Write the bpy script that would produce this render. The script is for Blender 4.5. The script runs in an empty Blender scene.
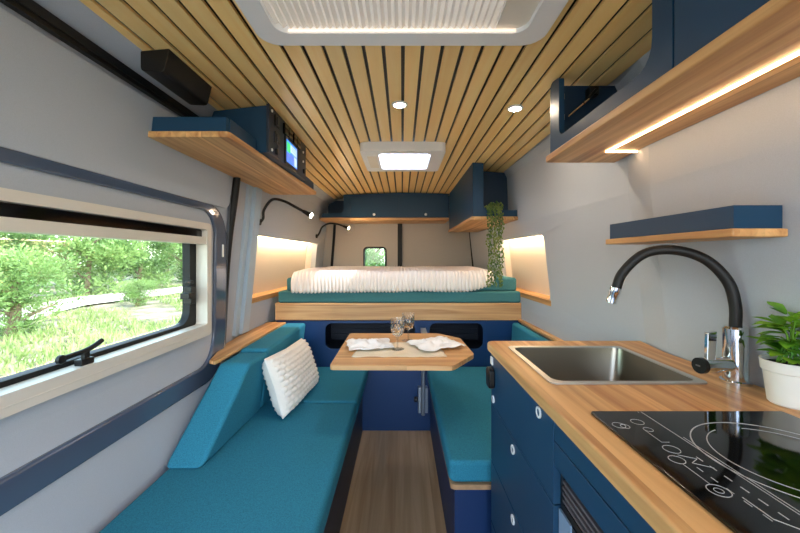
import bpy, math, random
from mathutils import Vector, Matrix, noise
from mathutils.geometry import tessellate_polygon
R = random.Random(7)
SC = bpy.context.scene
COL = SC.collection
PI = math.pi

# ---------------------------------------------------------------- colours / materials
def lin(c):
    return tuple(((v/255)/12.92 if v/255 <= .04045 else ((v/255+.055)/1.055)**2.4) for v in c) + (1,)

def mat(name, rgb=(128,128,128), rough=.5, metal=0, spec=.5, coat=0, emit=None, estr=0, trans=0, ior=1.45, bump=None, var=0, sheen=0):
    m = bpy.data.materials.new(name); m.use_nodes = True
    nt = m.node_tree; b = nt.nodes['Principled BSDF']
    b.inputs['Base Color'].default_value = lin(rgb)
    b.inputs['Roughness'].default_value = rough
    b.inputs['Metallic'].default_value = metal
    b.inputs['Specular IOR Level'].default_value = spec
    b.inputs['Coat Weight'].default_value = coat
    b.inputs['Coat Roughness'].default_value = .08
    b.inputs['IOR'].default_value = ior
    b.inputs['Transmission Weight'].default_value = trans
    b.inputs['Sheen Weight'].default_value = sheen
    if emit:
        b.inputs['Emission Color'].default_value = lin(emit)
        b.inputs['Emission Strength'].default_value = estr
    if bump or var:
        tc = nt.nodes.new('ShaderNodeTexCoord')
        n = nt.nodes.new('ShaderNodeTexNoise'); n.inputs['Detail'].default_value = 4
        nt.links.new(tc.outputs['Object'], n.inputs['Vector'])
        n.inputs['Scale'].default_value = bump[0] if bump else 40
        if bump:
            bp = nt.nodes.new('ShaderNodeBump'); bp.inputs['Strength'].default_value = bump[1]; bp.inputs['Distance'].default_value = bump[2]
            nt.links.new(n.outputs['Fac'], bp.inputs['Height']); nt.links.new(bp.outputs['Normal'], b.inputs['Normal'])
        if var:
            hs = nt.nodes.new('ShaderNodeHueSaturation'); hs.inputs['Color'].default_value = lin(rgb)
            mr = nt.nodes.new('ShaderNodeMapRange')
            mr.inputs['From Min'].default_value = .3; mr.inputs['From Max'].default_value = .7
            mr.inputs['To Min'].default_value = 1-var; mr.inputs['To Max'].default_value = 1+var
            nt.links.new(n.outputs['Fac'], mr.inputs['Value']); nt.links.new(mr.outputs['Result'], hs.inputs['Value'])
            nt.links.new(hs.outputs['Color'], b.inputs['Base Color'])
    return m

def wood(name, axis, light, dark, stave=.045, var=.18, rough=.45, across='a', off=0.0, contrast=1.0, bumpy=.05):
    """staves run along axis; staves step along another axis"""
    m = bpy.data.materials.new(name); m.use_nodes = True
    nt = m.node_tree; N = nt.nodes.new; L = nt.links.new
    b = nt.nodes['Principled BSDF']; b.inputs['Roughness'].default_value = rough
    tc = N('ShaderNodeTexCoord'); mp = N('ShaderNodeMapping'); L(tc.outputs['Object'], mp.inputs['Vector'])
    sc = [26.0]*3; sc['xyz'.index(axis)] = 1.1
    mp.inputs['Scale'].default_value = sc
    sep = N('ShaderNodeSeparateXYZ'); L(tc.outputs['Object'], sep.inputs[0])
    add = N('ShaderNodeMath'); add.operation = 'ADD'; add.inputs[1].default_value = off + 50*stave
    L(sep.outputs['xyz'.index(across)], add.inputs[0])
    dv = N('ShaderNodeMath'); dv.operation = 'DIVIDE'; dv.inputs[1].default_value = stave; L(add.outputs[0], dv.inputs[0])
    fl = N('ShaderNodeMath'); fl.operation = 'FLOOR'; L(dv.outputs[0], fl.inputs[0])
    wn = N('ShaderNodeTexWhiteNoise'); wn.noise_dimensions = '1D'; L(fl.outputs[0], wn.inputs['W'])
    # shift grain per stave
    sc2 = N('ShaderNodeVectorMath'); sc2.operation = 'SCALE'; sc2.inputs['Scale'].default_value = 9.0; L(wn.outputs['Color'], sc2.inputs[0])
    av = N('ShaderNodeVectorMath'); av.operation = 'ADD'; L(mp.outputs[0], av.inputs[0]); L(sc2.outputs[0], av.inputs[1])
    n = N('ShaderNodeTexNoise'); n.inputs['Scale'].default_value = 1.0; n.inputs['Detail'].default_value = 6; n.inputs['Distortion'].default_value = .9
    L(av.outputs[0], n.inputs['Vector'])
    cr = N('ShaderNodeValToRGB'); cr.color_ramp.elements[0].position = .5-.22/contrast; cr.color_ramp.elements[1].position = .5+.13/contrast
    cr.color_ramp.elements[0].color = lin(dark); cr.color_ramp.elements[1].color = lin(light)
    L(n.outputs['Fac'], cr.inputs['Fac'])
    hs = N('ShaderNodeHueSaturation'); L(cr.outputs['Color'], hs.inputs['Color'])
    mr = N('ShaderNodeMapRange'); mr.inputs['To Min'].default_value = 1-var; mr.inputs['To Max'].default_value = 1+var*.6
    L(wn.outputs['Value'], mr.inputs['Value']); L(mr.outputs['Result'], hs.inputs['Value'])
    L(hs.outputs['Color'], b.inputs['Base Color'])
    bp = N('ShaderNodeBump'); bp.inputs['Strength'].default_value = bumpy; bp.inputs['Distance'].default_value = .002
    L(n.outputs['Fac'], bp.inputs['Height']); L(bp.outputs['Normal'], b.inputs['Normal'])
    return m

def glass_sheet(name, tint=(255,255,255), refl=.08, haze=0.0):
    m = bpy.data.materials.new(name); m.use_nodes = True
    nt = m.node_tree; nt.nodes.clear(); N = nt.nodes.new; L = nt.links.new
    out = N('ShaderNodeOutputMaterial'); t = N('ShaderNodeBsdfTransparent'); g = N('ShaderNodeBsdfGlossy')
    t.inputs['Color'].default_value = lin(tint); g.inputs['Roughness'].default_value = .02
    lw = N('ShaderNodeLayerWeight'); pw = N('ShaderNodeMath'); pw.operation = 'POWER'; pw.inputs[1].default_value = 5
    ma = N('ShaderNodeMath'); ma.operation = 'MULTIPLY_ADD'; ma.inputs[1].default_value = .8; ma.inputs[2].default_value = refl*.5
    lw.inputs['Blend'].default_value = .5
    L(lw.outputs['Facing'], pw.inputs[0]); L(pw.outputs[0], ma.inputs[0])
    mx = N('ShaderNodeMixShader'); L(ma.outputs[0], mx.inputs['Fac'])
    L(t.outputs[0], mx.inputs[1]); L(g.outputs[0], mx.inputs[2])
    last = mx
    if haze:
        tr = N('ShaderNodeBsdfTranslucent'); tr.inputs['Color'].default_value = (.95,.97,1,1)
        m2 = N('ShaderNodeMixShader'); m2.inputs['Fac'].default_value = haze
        L(mx.outputs[0], m2.inputs[1]); L(tr.outputs[0], m2.inputs[2]); last = m2
    L(last.outputs[0], out.inputs[0])
    return m

def translucent(name, rgb, f):
    m = bpy.data.materials.new(name); m.use_nodes = True
    nt = m.node_tree; nt.nodes.clear(); N = nt.nodes.new; L = nt.links.new
    out = N('ShaderNodeOutputMaterial'); d = N('ShaderNodeBsdfDiffuse'); t = N('ShaderNodeBsdfTranslucent'); mx = N('ShaderNodeMixShader')
    d.inputs[0].default_value = lin(rgb); t.inputs[0].default_value = lin(rgb); mx.inputs[0].default_value = f
    L(d.outputs[0], mx.inputs[1]); L(t.outputs[0], mx.inputs[2]); L(mx.outputs[0], out.inputs[0])
    return m

def weave(name, rgb, scale=330, strength=.4, var=.22, rough=.9):
    m = mat(name, rgb, rough, spec=.2, bump=(scale, strength, .001), var=var)
    return m

def leafmat(name, a, b_, scale=6, trans=.35):
    m = bpy.data.materials.new(name); m.use_nodes = True
    nt = m.node_tree; nt.nodes.clear(); N = nt.nodes.new; L = nt.links.new
    out = N('ShaderNodeOutputMaterial'); d = N('ShaderNodeBsdfPrincipled'); t = N('ShaderNodeBsdfTranslucent'); mx = N('ShaderNodeMixShader')
    d.inputs['Roughness'].default_value = .5
    tc = N('ShaderNodeTexCoord'); n = N('ShaderNodeTexNoise'); n.inputs['Scale'].default_value = scale; n.inputs['Detail'].default_value = 2
    L(tc.outputs['Object'], n.inputs['Vector'])
    cr = N('ShaderNodeValToRGB'); cr.color_ramp.elements[0].position = .35; cr.color_ramp.elements[1].position = .65
    cr.color_ramp.elements[0].color = lin(a); cr.color_ramp.elements[1].color = lin(b_)
    L(n.outputs['Fac'], cr.inputs[0]); L(cr.outputs[0], d.inputs['Base Color']); L(cr.outputs[0], t.inputs[0])
    mx.inputs[0].default_value = trans
    L(d.outputs[0], mx.inputs[1]); L(t.outputs[0], mx.inputs[2]); L(mx.outputs[0], out.inputs[0])
    return m

WL, WD = (232,184,122), (172,112,60)
wood_y = wood('oak_boards_lengthwise', 'y', WL, WD, .05, across='x')
wood_x = wood('oak_boards_crosswise', 'x', (224,178,122), (184,126,76), .06, across='y')
wood_bed = wood('oak_board_face', 'x', (224,182,128), (170,116,70), .058, across='z')
slat_mat = wood('ceiling_slat_wood', 'y', (255,222,152), (250,204,126), .0605, var=.12, across='x', off=-.003, rough=.34, contrast=.8)
floor_mat = wood('floor_planks', 'y', (200,172,136), (172,142,106), .18, var=.12, across='x', rough=.5, off=.03)
edge_ply = mat('plywood_edge', (176,140,104), .7, var=.15)
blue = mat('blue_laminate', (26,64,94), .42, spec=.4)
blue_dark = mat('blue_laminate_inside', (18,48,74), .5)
teal = weave('teal_upholstery', (48,127,153))
teal_bed = weave('green_teal_mattress_cloth', (66,118,124))
felt = mat('grey_wall_felt', (181,188,197), .95, spec=.1, bump=(500,.25,.001), var=.05)
felt_warm = mat('beige_wall_lining', (222,212,198), .95, spec=.1, bump=(500,.2,.001))
felt_rear = mat('taupe_rear_door_lining', (176,170,162), .95, spec=.1, bump=(500,.2,.001), var=.04)
slate = mat('slate_body_paint', (76,90,112), .14, coat=1)
pillar_mat = mat('pale_blue_grey_body_paint', (176,194,208), .5)
cream = mat('cream_plastic', (222,216,204), .35)
black = mat('black_plastic', (16,16,17), .4)
rubber = mat('black_rubber', (14,14,15), .6)
gloss_black = mat('black_gloss', (6,6,7), .08)
hob_glass = mat('black_ceramic_glass', (7,7,8), .06, spec=.6)
print_mat = mat('light_grey_print', (170,172,174), .5)
white_pl = mat('white_plastic', (232,234,236), .3)
chrome = mat('chrome', (225,228,232), .08, metal=1)
steel = mat('reflection_brown_steel', (140,132,118), .28, metal=1)  # sink bowl's warm brownish reflections put into the base colour
silver = mat('silver_grey_metal', (150,164,180), .35, metal=.6)
linen = weave('beige_linen', (228,216,194), 700, .4, .08)
napkin_mat = weave('white_cotton', (240,240,240), 500, .2, .02)
blanket_mat = weave('white_fleece', (238,232,228), 260, .5, .03)
knit = weave('cream_knit', (240,236,228), 420, .5, .04)
thin_crystal = glass_sheet('thin_crystal',(240,242,244),refl=.1)
crystal = mat('cut_crystal', (255,255,255), .02, trans=1, ior=1.5)
pot_mat = mat('off_white_ceramic', (226,222,214), .45, var=.02)
soil = mat('dark_soil', (44,34,26), .95, bump=(90,1,.01))
leaf_green = leafmat('fresh_green_leaf', (84,150,34), (164,212,62), 14, .25)
leaf_trail = leafmat('trailing_leaf', (44,94,38), (124,142,64), 24, .2)
def glow(name, rgb, s): return mat(name, (240,230,215), .5, emit=rgb, estr=s)
led_warm = glow('warm_led_diffuser', (255,212,160), 7)
led_niche = glow('warm_niche_led', (255,222,180), 13)
led_hatch = glow('soft_hatch_led', (255,226,200), .3)
spot_glow = glow('spot_diffuser', (255,232,205), 130)
lamp_glow = glow('reading_lamp_diffuser', (255,226,190), 140)

# ---------------------------------------------------------------- mesh builder
class M:
    def __init__(s): s.v = []; s.f = []; s.mi = []; s.cur = 0
    def add(s, vs, fs):
        o = len(s.v); s.v += [Vector(p) for p in vs]
        for f in fs: s.f.append([o+i for i in f]); s.mi.append(s.cur)
        return s
    def use(s, i): s.cur = i; return s
    def hexa(s, p):
        return s.add(p, [(3,2,1,0),(4,5,6,7),(0,1,5,4),(1,2,6,5),(2,3,7,6),(3,0,4,7)])
    def box(s, x0,x1,y0,y1,z0,z1):
        return s.hexa([(x0,y0,z0),(x1,y0,z0),(x1,y1,z0),(x0,y1,z0),(x0,y0,z1),(x1,y0,z1),(x1,y1,z1),(x0,y1,z1)])
    def plate(s, outer, holes, axis, a0, a1):
        def P(p, a):
            return {'x':(a,p[0],p[1]), 'y':(p[0],a,p[1]), 'z':(p[0],p[1],a)}[axis]
        loops = [outer]+list(holes); flat = [p for l in loops for p in l]; n = len(flat)
        tris = tessellate_polygon([[Vector((p[0],p[1],0)) for p in l] for l in loops])
        vs = [P(p,a0) for p in flat]+[P(p,a1) for p in flat]
        fs = []
        if not holes:
            fs.append(list(range(n))[::-1]); fs.append([n+i for i in range(n)])
        else:
            for t in tris: fs.append(t[::-1]); fs.append([n+i for i in t])
        k = 0
        for l in loops:
            for i in range(len(l)):
                a = k+i; b = k+(i+1)%len(l); fs.append((a,b,n+b,n+a))
            k += len(l)
        return s.add(vs, fs)
    def tube(s, pts, r, n=10, caps=True):
        pts = [Vector(p) for p in pts]; k = len(pts)
        rs = r if isinstance(r,(list,tuple)) else [r]*k
        t0 = (pts[1]-pts[0]).normalized()
        u = t0.orthogonal().normalized(); vs = []; prev = t0
        for i,p in enumerate(pts):
            t = ((pts[min(i+1,k-1)]-pts[i]).normalized()+(pts[i]-pts[max(i-1,0)]).normalized()).normalized()
            q = prev.rotation_difference(t); u = (q@u); u = (u-t*u.dot(t)).normalized(); prev = t; w = t.cross(u)
            for j in range(n):
                a = 2*PI*j/n; vs.append(p+(u*math.cos(a)+w*math.sin(a))*rs[i])
        fs = [(i*n+j, i*n+(j+1)%n, (i+1)*n+(j+1)%n, (i+1)*n+j) for i in range(k-1) for j in range(n)]
        if caps: fs.append(list(range(n))[::-1]); fs.append([(k-1)*n+j for j in range(n)])
        return s.add(vs, fs)
    def lathe(s, prof, c, n=24, axis='z'):
        vs = []; k = len(prof)
        for r,h in prof:
            for j in range(n):
                a = 2*PI*j/n; x, y = r*math.cos(a), r*math.sin(a)
                vs.append({'z':(c[0]+x,c[1]+y,c[2]+h),'x':(c[0]+h,c[1]+x,c[2]+y),'y':(c[0]+x,c[1]+h,c[2]+y)}[axis])
        fs = [(i*n+j, i*n+(j+1)%n, (i+1)*n+(j+1)%n, (i+1)*n+j) for i in range(k-1) for j in range(n)]
        fs.append(list(range(n))[::-1]); fs.append([(k-1)*n+j for j in range(n)])
        return s.add(vs, fs)
    def grid(s, fn, nu, nv):
        vs = [fn(i/nu, j/nv) for i in range(nu+1) for j in range(nv+1)]
        w = nv+1
        return s.add(vs, [(i*w+j,(i+1)*w+j,(i+1)*w+j+1,i*w+j+1) for i in range(nu) for j in range(nv)])
    def ball(s, c, r, nu=6, nv=5, sz=(1,1,1)):
        c = Vector(c); vs=[]
        for i in range(nv+1):
            th = PI*i/nv
            for j in range(nu):
                ph = 2*PI*j/nu
                vs.append((c.x+r*sz[0]*math.sin(th)*math.cos(ph), c.y+r*sz[1]*math.sin(th)*math.sin(ph), c.z+r*sz[2]*math.cos(th)))
        return s.add(vs, [(i*nu+j,(i+1)*nu+j,(i+1)*nu+(j+1)%nu,i*nu+(j+1)%nu) for i in range(nv) for j in range(nu)])
    def warp(s, fn):
        s.v = [Vector(fn(p)) for p in s.v]; return s

def rrect(a0,a1,b0,b1,r,seg=6):
    rs = r if isinstance(r,(tuple,list)) else (r,)*4   # a0b0, a1b0, a1b1, a0b1
    out = []
    for (ca,cb,st),q in zip(((a0,b0,PI),(a1,b0,1.5*PI),(a1,b1,0),(a0,b1,.5*PI)), rs):
        if q <= 0: out.append((ca,cb)); continue
        xa = ca+q if ca==a0 else ca-q; xb = cb+q if cb==b0 else cb-q
        for i in range(seg+1):
            t = st+.5*PI*i/seg; out.append((xa+q*math.cos(t), xb+q*math.sin(t)))
    return out

def poly_round(pts, rad, seg=5):
    """round selected corners: rad = list matching pts"""
    out = []; n = len(pts)
    for i,(p,r) in enumerate(zip(pts,rad)):
        if r <= 0: out.append(p); continue
        P = Vector(p); A = (Vector(pts[i-1])-P); B = (Vector(pts[(i+1)%n])-P)
        la, lb = A.length, B.length; A.normalize(); B.normalize()
        r = min(r, la*.49, lb*.49)
        p0, p1 = P+A*r, P+B*r
        for k in range(seg+1):
            t = k/seg; out.append(tuple(p0*(1-t)**2+P*2*t*(1-t)+p1*t*t))
    return out

def arc3(pts, n=24):
    """Catmull-Rom through points"""
    P = [Vector(p) for p in pts]; P = [P[0]*2-P[1]]+P+[P[-1]*2-P[-2]]; out = []
    for i in range(1,len(P)-2):
        for k in range(n):
            t = k/n; a,b,c,d = P[i-1:i+3]
            out.append(.5*((2*b)+(c-a)*t+(2*a-5*b+4*c-d)*t*t+(3*b-a-3*c+d)*t**3))
    out.append(P[-2]); return out

# ---------------------------------------------------------------- objects
def build(name, m, mats, parent=None, bevel=0, seg=2, smooth=True, ang=38, origin=None, sub=0):
    if parent is not None: base = Vector(parent.get('_w', (0,0,0)))
    elif origin is not None: base = Vector(origin)
    else:
        xs = [v.x for v in m.v]; ys = [v.y for v in m.v]; zs = [v.z for v in m.v]
        base = Vector(((min(xs)+max(xs))/2, (min(ys)+max(ys))/2, min(zs)))
    me = bpy.data.meshes.new(name)
    me.from_pydata([v-base for v in m.v], [], m.f)
    mats = mats if isinstance(mats,(list,tuple)) else [mats]
    for x in mats: me.materials.append(x)
    for p,i in zip(me.polygons, m.mi): p.material_index = min(i, len(mats)-1); p.use_smooth = smooth
    me.validate(); me.update()
    import bmesh
    b = bmesh.new(); b.from_mesh(me); bmesh.ops.recalc_face_normals(b, faces=b.faces[:]); b.to_mesh(me); b.free()
    if smooth and not bevel: me.set_sharp_from_angle(angle=math.radians(ang))
    o = bpy.data.objects.new(name, me); COL.objects.link(o)
    if parent is not None: o.parent = parent
    else: o.location = base
    o['_w'] = list(base)
    if bevel:
        bv = o.modifiers.new('Bevel','BEVEL'); bv.width = bevel; bv.segments = seg; bv.limit_method = 'ANGLE'; bv.angle_limit = math.radians(40); bv.harden_normals = True
    if sub:
        sb = o.modifiers.new('Subdivision','SUBSURF'); sb.levels = sub; sb.render_levels = sub
    return o

def tag(o, label, cat, group=None, kind=None):
    o['label'] = label; o['category'] = cat
    if group: o['group'] = group
    if kind: o['kind'] = kind
    return o

def thing(name, loc, label, cat, group=None):
    o = bpy.data.objects.new(name, None); COL.objects.link(o); o.location = loc; o['_w'] = list(loc); o.empty_display_size = .05
    return tag(o, label, cat, group)

def struct(o, label=None, cat=None):
    o['kind'] = 'structure'
    if label: o['label'] = label
    if cat: o['category'] = cat
    return o

def dup(root, loc, label, group=None):
    r = root.copy(); COL.objects.link(r); r.location = loc; r['label'] = label
    if group: r['group'] = group
    def kids(a, b):
        for ch in [o for o in COL.objects if o.parent is a]:
            c = ch.copy(); COL.objects.link(c); c.parent = b; kids(ch, c)
    kids(root, r)
    return r

# ================================================================ SHELL
Y0, Y1, ZC = -1.2, 3.85, 1.84
def lerp(t, tab):
    if t <= tab[0][0]: return tab[0][1]
    for (a,x),(b,y) in zip(tab, tab[1:]):
        if t <= b: return x+(y-x)*(t-a)/(b-a)
    return tab[-1][1]
LZ = [(0,-.90),(.75,-.945),(1.45,-.876),(1.70,-.855),(1.765,-.828),(1.80,-.752),(1.86,-.752)]
RZ = [(0,.83),(.85,.818),(1.42,.753),(1.76,.740),(1.80,.720),(1.86,.720)]
def xl(z, y): return lerp(z, LZ)+lerp(y, [(2.0,0),(3.85,.05)])
def xr(z, y): return lerp(z, RZ)+lerp(y, [(1.08,0),(1.22,.026),(2.4,.022),(3.85,-.02)])

fl = M().box(-1.0,1.0,Y0,Y1+.05,-.06,0)
struct(build('floor', fl, floor_mat), 'light brown plank floor between the two benches', 'floor')

# ceiling: dark backing + slats with hatch openings
BH = (-.33,.33,.27,.955); RH = (-.20,.21,1.995,2.42)
c = M().use(1)
c.plate([(-.86,Y0),(.86,Y0),(.86,Y1+.05),(-.86,Y1+.05)], [rrect(*BH,.03), rrect(*RH,.02)], 'z', ZC+.008, ZC+.06)
c.use(0)
P = .0605
def zc(x): return ZC-.075*x*x
edges = [-.752]+[.003+P*n for n in range(-12,12)]+[.720]
for a,b in zip(edges, edges[1:]):
    x0, x1 = a+.006, b-.006
    if a == edges[0]: x0 = a
    if b == edges[-1]: x1 = b
    cuts = []
    for h in (BH,RH):
        if x1 > h[0]-.01 and x0 < h[1]+.01: cuts.append((h[2],h[3]))
    y = Y0
    for s,e in sorted(cuts)+[(3.70,None)]:
        z0, z1 = zc(x0), zc(x1)
        c.hexa([(x0,y,z0),(x1,y,z1),(x1,s,z1),(x0,s,z0),(x0,y,z0+.009),(x1,y,z1+.009),(x1,s,z1+.009),(x0,s,z0+.009)]); y = e
ceil = build('ceiling', c, [slat_mat, black], origin=(0,0,0))
struct(ceil, 'ceiling of honey coloured wooden slats with black gaps', 'ceiling')

# left wall (rear part with niche, body side above the door)
w = M()
def lplate(y0,y1,z0,z1,holes=()):
    q = M().plate([(y0,z0),(y1,z0),(y1,z1),(y0,z1)], holes, 'x', 0, -.05)
    q.warp(lambda p: (p.x+xl(p.z,p.y), p.y, p.z)); w.add(q.v, q.f)
NL = (2.15,3.55,.935,1.335)
lplate(1.79,2.0,0,.75); lplate(1.79,2.0,.75,1.45)
lplate(2.0,Y1,0,.75)
lplate(2.0,Y1,.75,1.45,[rrect(*NL,.015)])
for y0,y1 in ((Y0,2.0),(2.0,Y1)):
    lplate(y0,y1,1.45,1.70); lplate(y0,y1,1.70,1.765); lplate(y0,y1,1.765,1.80); lplate(y0,y1,1.80,1.856)
wl = struct(build('wall_left', w, felt, origin=(0,0,0)), 'grey felt lined side wall above and behind the sliding door', 'wall')
def niche(side, n, wall, depth=.10):
    f = xl if side < 0 else xr
    y0,y1,z0,z1 = n; s = side
    q = M(); X = lambda z,y: f(z,y)+s*depth
    q.hexa([(X(z0,y0),y0-.02,z0-.03),(X(z0,y0)+s*.02,y0-.02,z0-.03),(X(z0,y1)+s*.02,y1+.02,z0-.03),(X(z0,y1),y1+.02,z0-.03),
            (X(z1,y0),y0-.02,z1+.03),(X(z1,y0)+s*.02,y0-.02,z1+.03),(X(z1,y1)+s*.02,y1+.02,z1+.03),(X(z1,y1),y1+.02,z1+.03)])
    def slab(ya,yb,za,zb):
        i = .045
        q.hexa([(f(za,ya)+s*i,ya,za),(X(za,ya),ya,za),(X(za,yb),yb,za),(f(za,yb)+s*i,yb,za),
                (f(zb,ya)+s*i,ya,zb),(X(zb,ya),ya,zb),(X(zb,yb),yb,zb),(f(zb,yb)+s*i,yb,zb)])
    slab(y0-.02,y0,z0,z1+.02); slab(y1,y1+.02,z0,z1+.02); slab(y0-.02,y1+.02,z1,z1+.02)
    build('niche_lining', q, felt_warm, wall)
    q = M(); za, zb = z0-.02, z0+.012
    q.hexa([(f(za,y0)-s*.004,y0,za),(X(za,y0),y0,za),(X(za,y1),y1,za),(f(za,y1)-s*.004,y1,za),
            (f(zb,y0)-s*.004,y0,zb),(X(zb,y0),y0,zb),(X(zb,y1),y1,zb),(f(zb,y1)-s*.004,y1,zb)])
    build('niche_sill', q, wood_y, wall)
    q = M(); za, zb = z1-.010, z1-.002; i0, i1 = .06, .075
    q.hexa([(f(za,y0)+s*i0,y0+.03,za),(f(za,y0)+s*i1,y0+.03,za),(f(za,y1)+s*i1,y1-.03,za),(f(za,y1)+s*i0,y1-.03,za),
            (f(za,y0)+s*i0,y0+.03,zb),(f(za,y0)+s*i1,y0+.03,zb),(f(za,y1)+s*i1,y1-.03,zb),(f(za,y1)+s*i0,y1-.03,zb)])
    build('light_strip', q, led_niche, wall)
niche(-1, NL, wl)

# right wall
w = M()
def rplate(y0,y1,z0,z1,holes=()):
    q = M().plate([(y0,z0),(y1,z0),(y1,z1),(y0,z1)], holes, 'x', 0, .05)
    q.warp(lambda p: (p.x+xr(p.z,p.y), p.y, p.z)); w.add(q.v, q.f)
NR = (1.98,2.90,.945,1.330)
for y0,y1 in ((Y0,1.08),(1.08,1.22),(1.22,Y1)):
    rplate(y0,y1,0,.85); rplate(y0,y1,.85,1.42,[rrect(*NR,.05)] if y0 > 1.2 else ()); rplate(y0,y1,1.42,1.76); rplate(y0,y1,1.76,1.80); rplate(y0,y1,1.80,1.856)
wr = struct(build('wall_right', w, felt, origin=(0,0,0)), 'grey felt lined side wall behind the kitchen', 'wall')
niche(1, NR, wr)

# rear doors
RW = (-.405,-.18,1.00,1.297)
q = M().plate([(-.95,0),(0,0),(0,1.9),(-.95,1.9)], [rrect(*RW,.035)], 'y', Y1, Y1+.05)
struct(build('door_2', q, felt_rear), 'taupe lined rear door leaf with the small window', 'door')
q = M().box(0,.95,Y1,Y1+.05,0,1.9)
struct(build('door_3', q, felt_rear), 'plain taupe lined rear door leaf', 'door')
q = M().plate([(x,z) for x,z in rrect(-.50,-.085,.93,1.385,.03)], [rrect(RW[0]-.012,RW[1]+.012,RW[2]-.012,RW[3]+.012,.04)], 'y', Y1-.004, Y1)
wp = struct(build('trim_1', q, felt_rear), 'raised lining panel around the rear door window', 'trim')
wn2 = M().plate(rrect(RW[0]-.014,RW[1]+.014,RW[2]-.014,RW[3]+.014,.045), [rrect(RW[0]+.004,RW[1]-.004,RW[2]+.004,RW[3]-.004,.034)], 'y', Y1-.014, Y1+.03)
wf = struct(build('window_2', wn2, rubber), 'small rear door window with black rubber surround', 'window')
build('pane', M().plate(rrect(RW[0],RW[1],RW[2],RW[3],.035), [], 'y', Y1+.02, Y1+.024), glass_sheet('rear_glass',(225,245,240)), wf)
q = M()
for xx in (-.385,-.20): q.box(xx-.008,xx+.008,Y1-.03,Y1-.008,1.02,1.085)
build('latch', q, black, wf)
q = M().plate(rrect(-.047,.002,.2,1.60,.01), [], 'y', Y1-.022, Y1)
struct(build('trim_2', q, rubber, bevel=.004), 'black seal between the two rear door leaves', 'trim')
q = M().tube([(-.725,Y1-.012,1.58),(-.735,Y1-.012,1.40),(-.765,Y1-.012,1.02),(-.785,Y1-.012,.7)], .014, 8)
struct(build('trim_3', q, rubber), 'black door seal beside the gooseneck lamp by the rear wall', 'trim')
q = M().tube([(.735,Y1-.012,1.58),(.742,Y1-.012,1.42),(.775,Y1-.012,1.05),(.79,Y1-.012,.7)], .014, 8)
struct(build('trim_4', q, rubber), 'black door seal under the corner cabinet', 'trim')

# ================================================================ SLIDING DOOR (door_1) AND ITS WINDOW
def xd(z): return lerp(z, [(0,-.855),(.45,-.858),(.80,-.888),(1.35,-.880),(1.46,-.876)])
door = M()
W1 = (.40,1.613,.85,1.35)       # window opening in the lining
def dplate(m, outer, holes, t0, t1):
    q = M().plate(outer, holes, 'x', t0, t1); q.warp(lambda p: (p.x+xd(p.z), p.y, p.z)); m.add(q.v, q.f)
dplate(door, [(Y0,.80),(1.78,.80),(1.78,1.35),(Y0,1.35)], [rrect(W1[0]+.01,W1[1]-.01,W1[2]+.01,W1[3]-.012,.02)], 0, -.06)
dplate(door, [(Y0,1.35),(1.78,1.35),(1.78,1.46),(Y0,1.46)], [], 0, -.06)
dplate(door, [(Y0,.45),(1.78,.45),(1.78,.80),(Y0,.80)], [], 0, -.06)
dplate(door, [(Y0,0),(1.78,0),(1.78,.45),(Y0,.45)], [], 0, -.06)
d1 = struct(build('door_1', door, felt, origin=(0,0,0)), 'grey felt lined sliding door with a slate painted frame', 'door')
ring = M()
oo = rrect(-.4,1.765,.640,1.440,(.17,.20,.16,.16),10); ii = rrect(-.33,1.660,.716,1.406,(.1,.13,.11,.1),10)
# dense ring so that the slant is followed
def band(outer, inner, t0, t1):
    q = M(); n = len(outer); vs = []
    for p in outer: vs += [(xd(p[1])+t0,p[0],p[1]),(xd(p[1])+t1,p[0],p[1])]
    for p in inner: vs += [(xd(p[1])+t0,p[0],p[1]),(xd(p[1])+t1,p[0],p[1])]
    fs = []
    for i in range(n):
        j = (i+1)%n
        fs += [(2*i+1,2*j+1,2*n+2*j+1,2*n+2*i+1),(2*i,2*j,2*j+1,2*i+1),(2*n+2*i,2*n+2*j,2*n+2*j+1,2*n+2*i+1)]
    return q.add(vs, fs)
rg = band(oo, ii, -.002, .014)
build('frame', rg, slate, d1, bevel=.009, seg=3)
q = M().box(xd(1.2)+.012,xd(1.2)+.018,1.715,1.725,1.20,1.26)
build('frame_clip', q, white_pl, d1)
# upper body panel above the door, standing slightly proud, rounded corner by the seal
q = M().plate(rrect(-.9,1.785,1.438,1.72,(0,.05,0,0)), [], 'x', 0, .012); q.warp(lambda p:(p.x+xl(p.z,1.0)+.001,p.y,p.z))
build('upper_panel', q, felt, wl, bevel=.004)
# jamb behind the door and seals
q = M().plate([(1.778,.45),(1.815,.45),(1.815,1.6),(1.778,1.6)], [], 'x', 0,.01); q.warp(lambda p:(p.x+xl(p.z,1.8)+.001,p.y,p.z))
struct(build('trim_5', q, mat('dark_grey_jamb',(84,90,100),.6)), 'dark grey door jamb strip beside the sliding door', 'trim')
q = M().tube(arc3([(-.832,1.80,1.63),(-.846,1.80,1.5),(-.874,1.80,1.3),(-.893,1.80,1.10),(-.910,1.80,.90),(-.918,1.79,.76)],6), .017, 10)
struct(build('trim_6', q, rubber), 'black rubber door seal running down from the wooden shelf', 'trim')
q = M(); pz = [(0.76),(1.10),(1.45),(1.62)]
for a,b in zip(pz,pz[1:]):
    for (ya,yb,t) in ((1.975,2.015,.016),(2.015,2.035,.008),(2.035,2.115,.030)):
        q.hexa([(xl(a,ya)-.002,ya,a),(xl(a,ya)+t,ya,a),(xl(a,yb)+t,yb,a),(xl(a,yb)-.002,yb,a),
                (xl(b,ya)-.002,ya,b),(xl(b,ya)+t,ya,b),(xl(b,yb)+t,yb,b),(xl(b,yb)-.002,yb,b)])
struct(build('trim_7', q, pillar_mat), 'pale blue grey painted pillar between sliding door and lit niche', 'trim')
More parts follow.
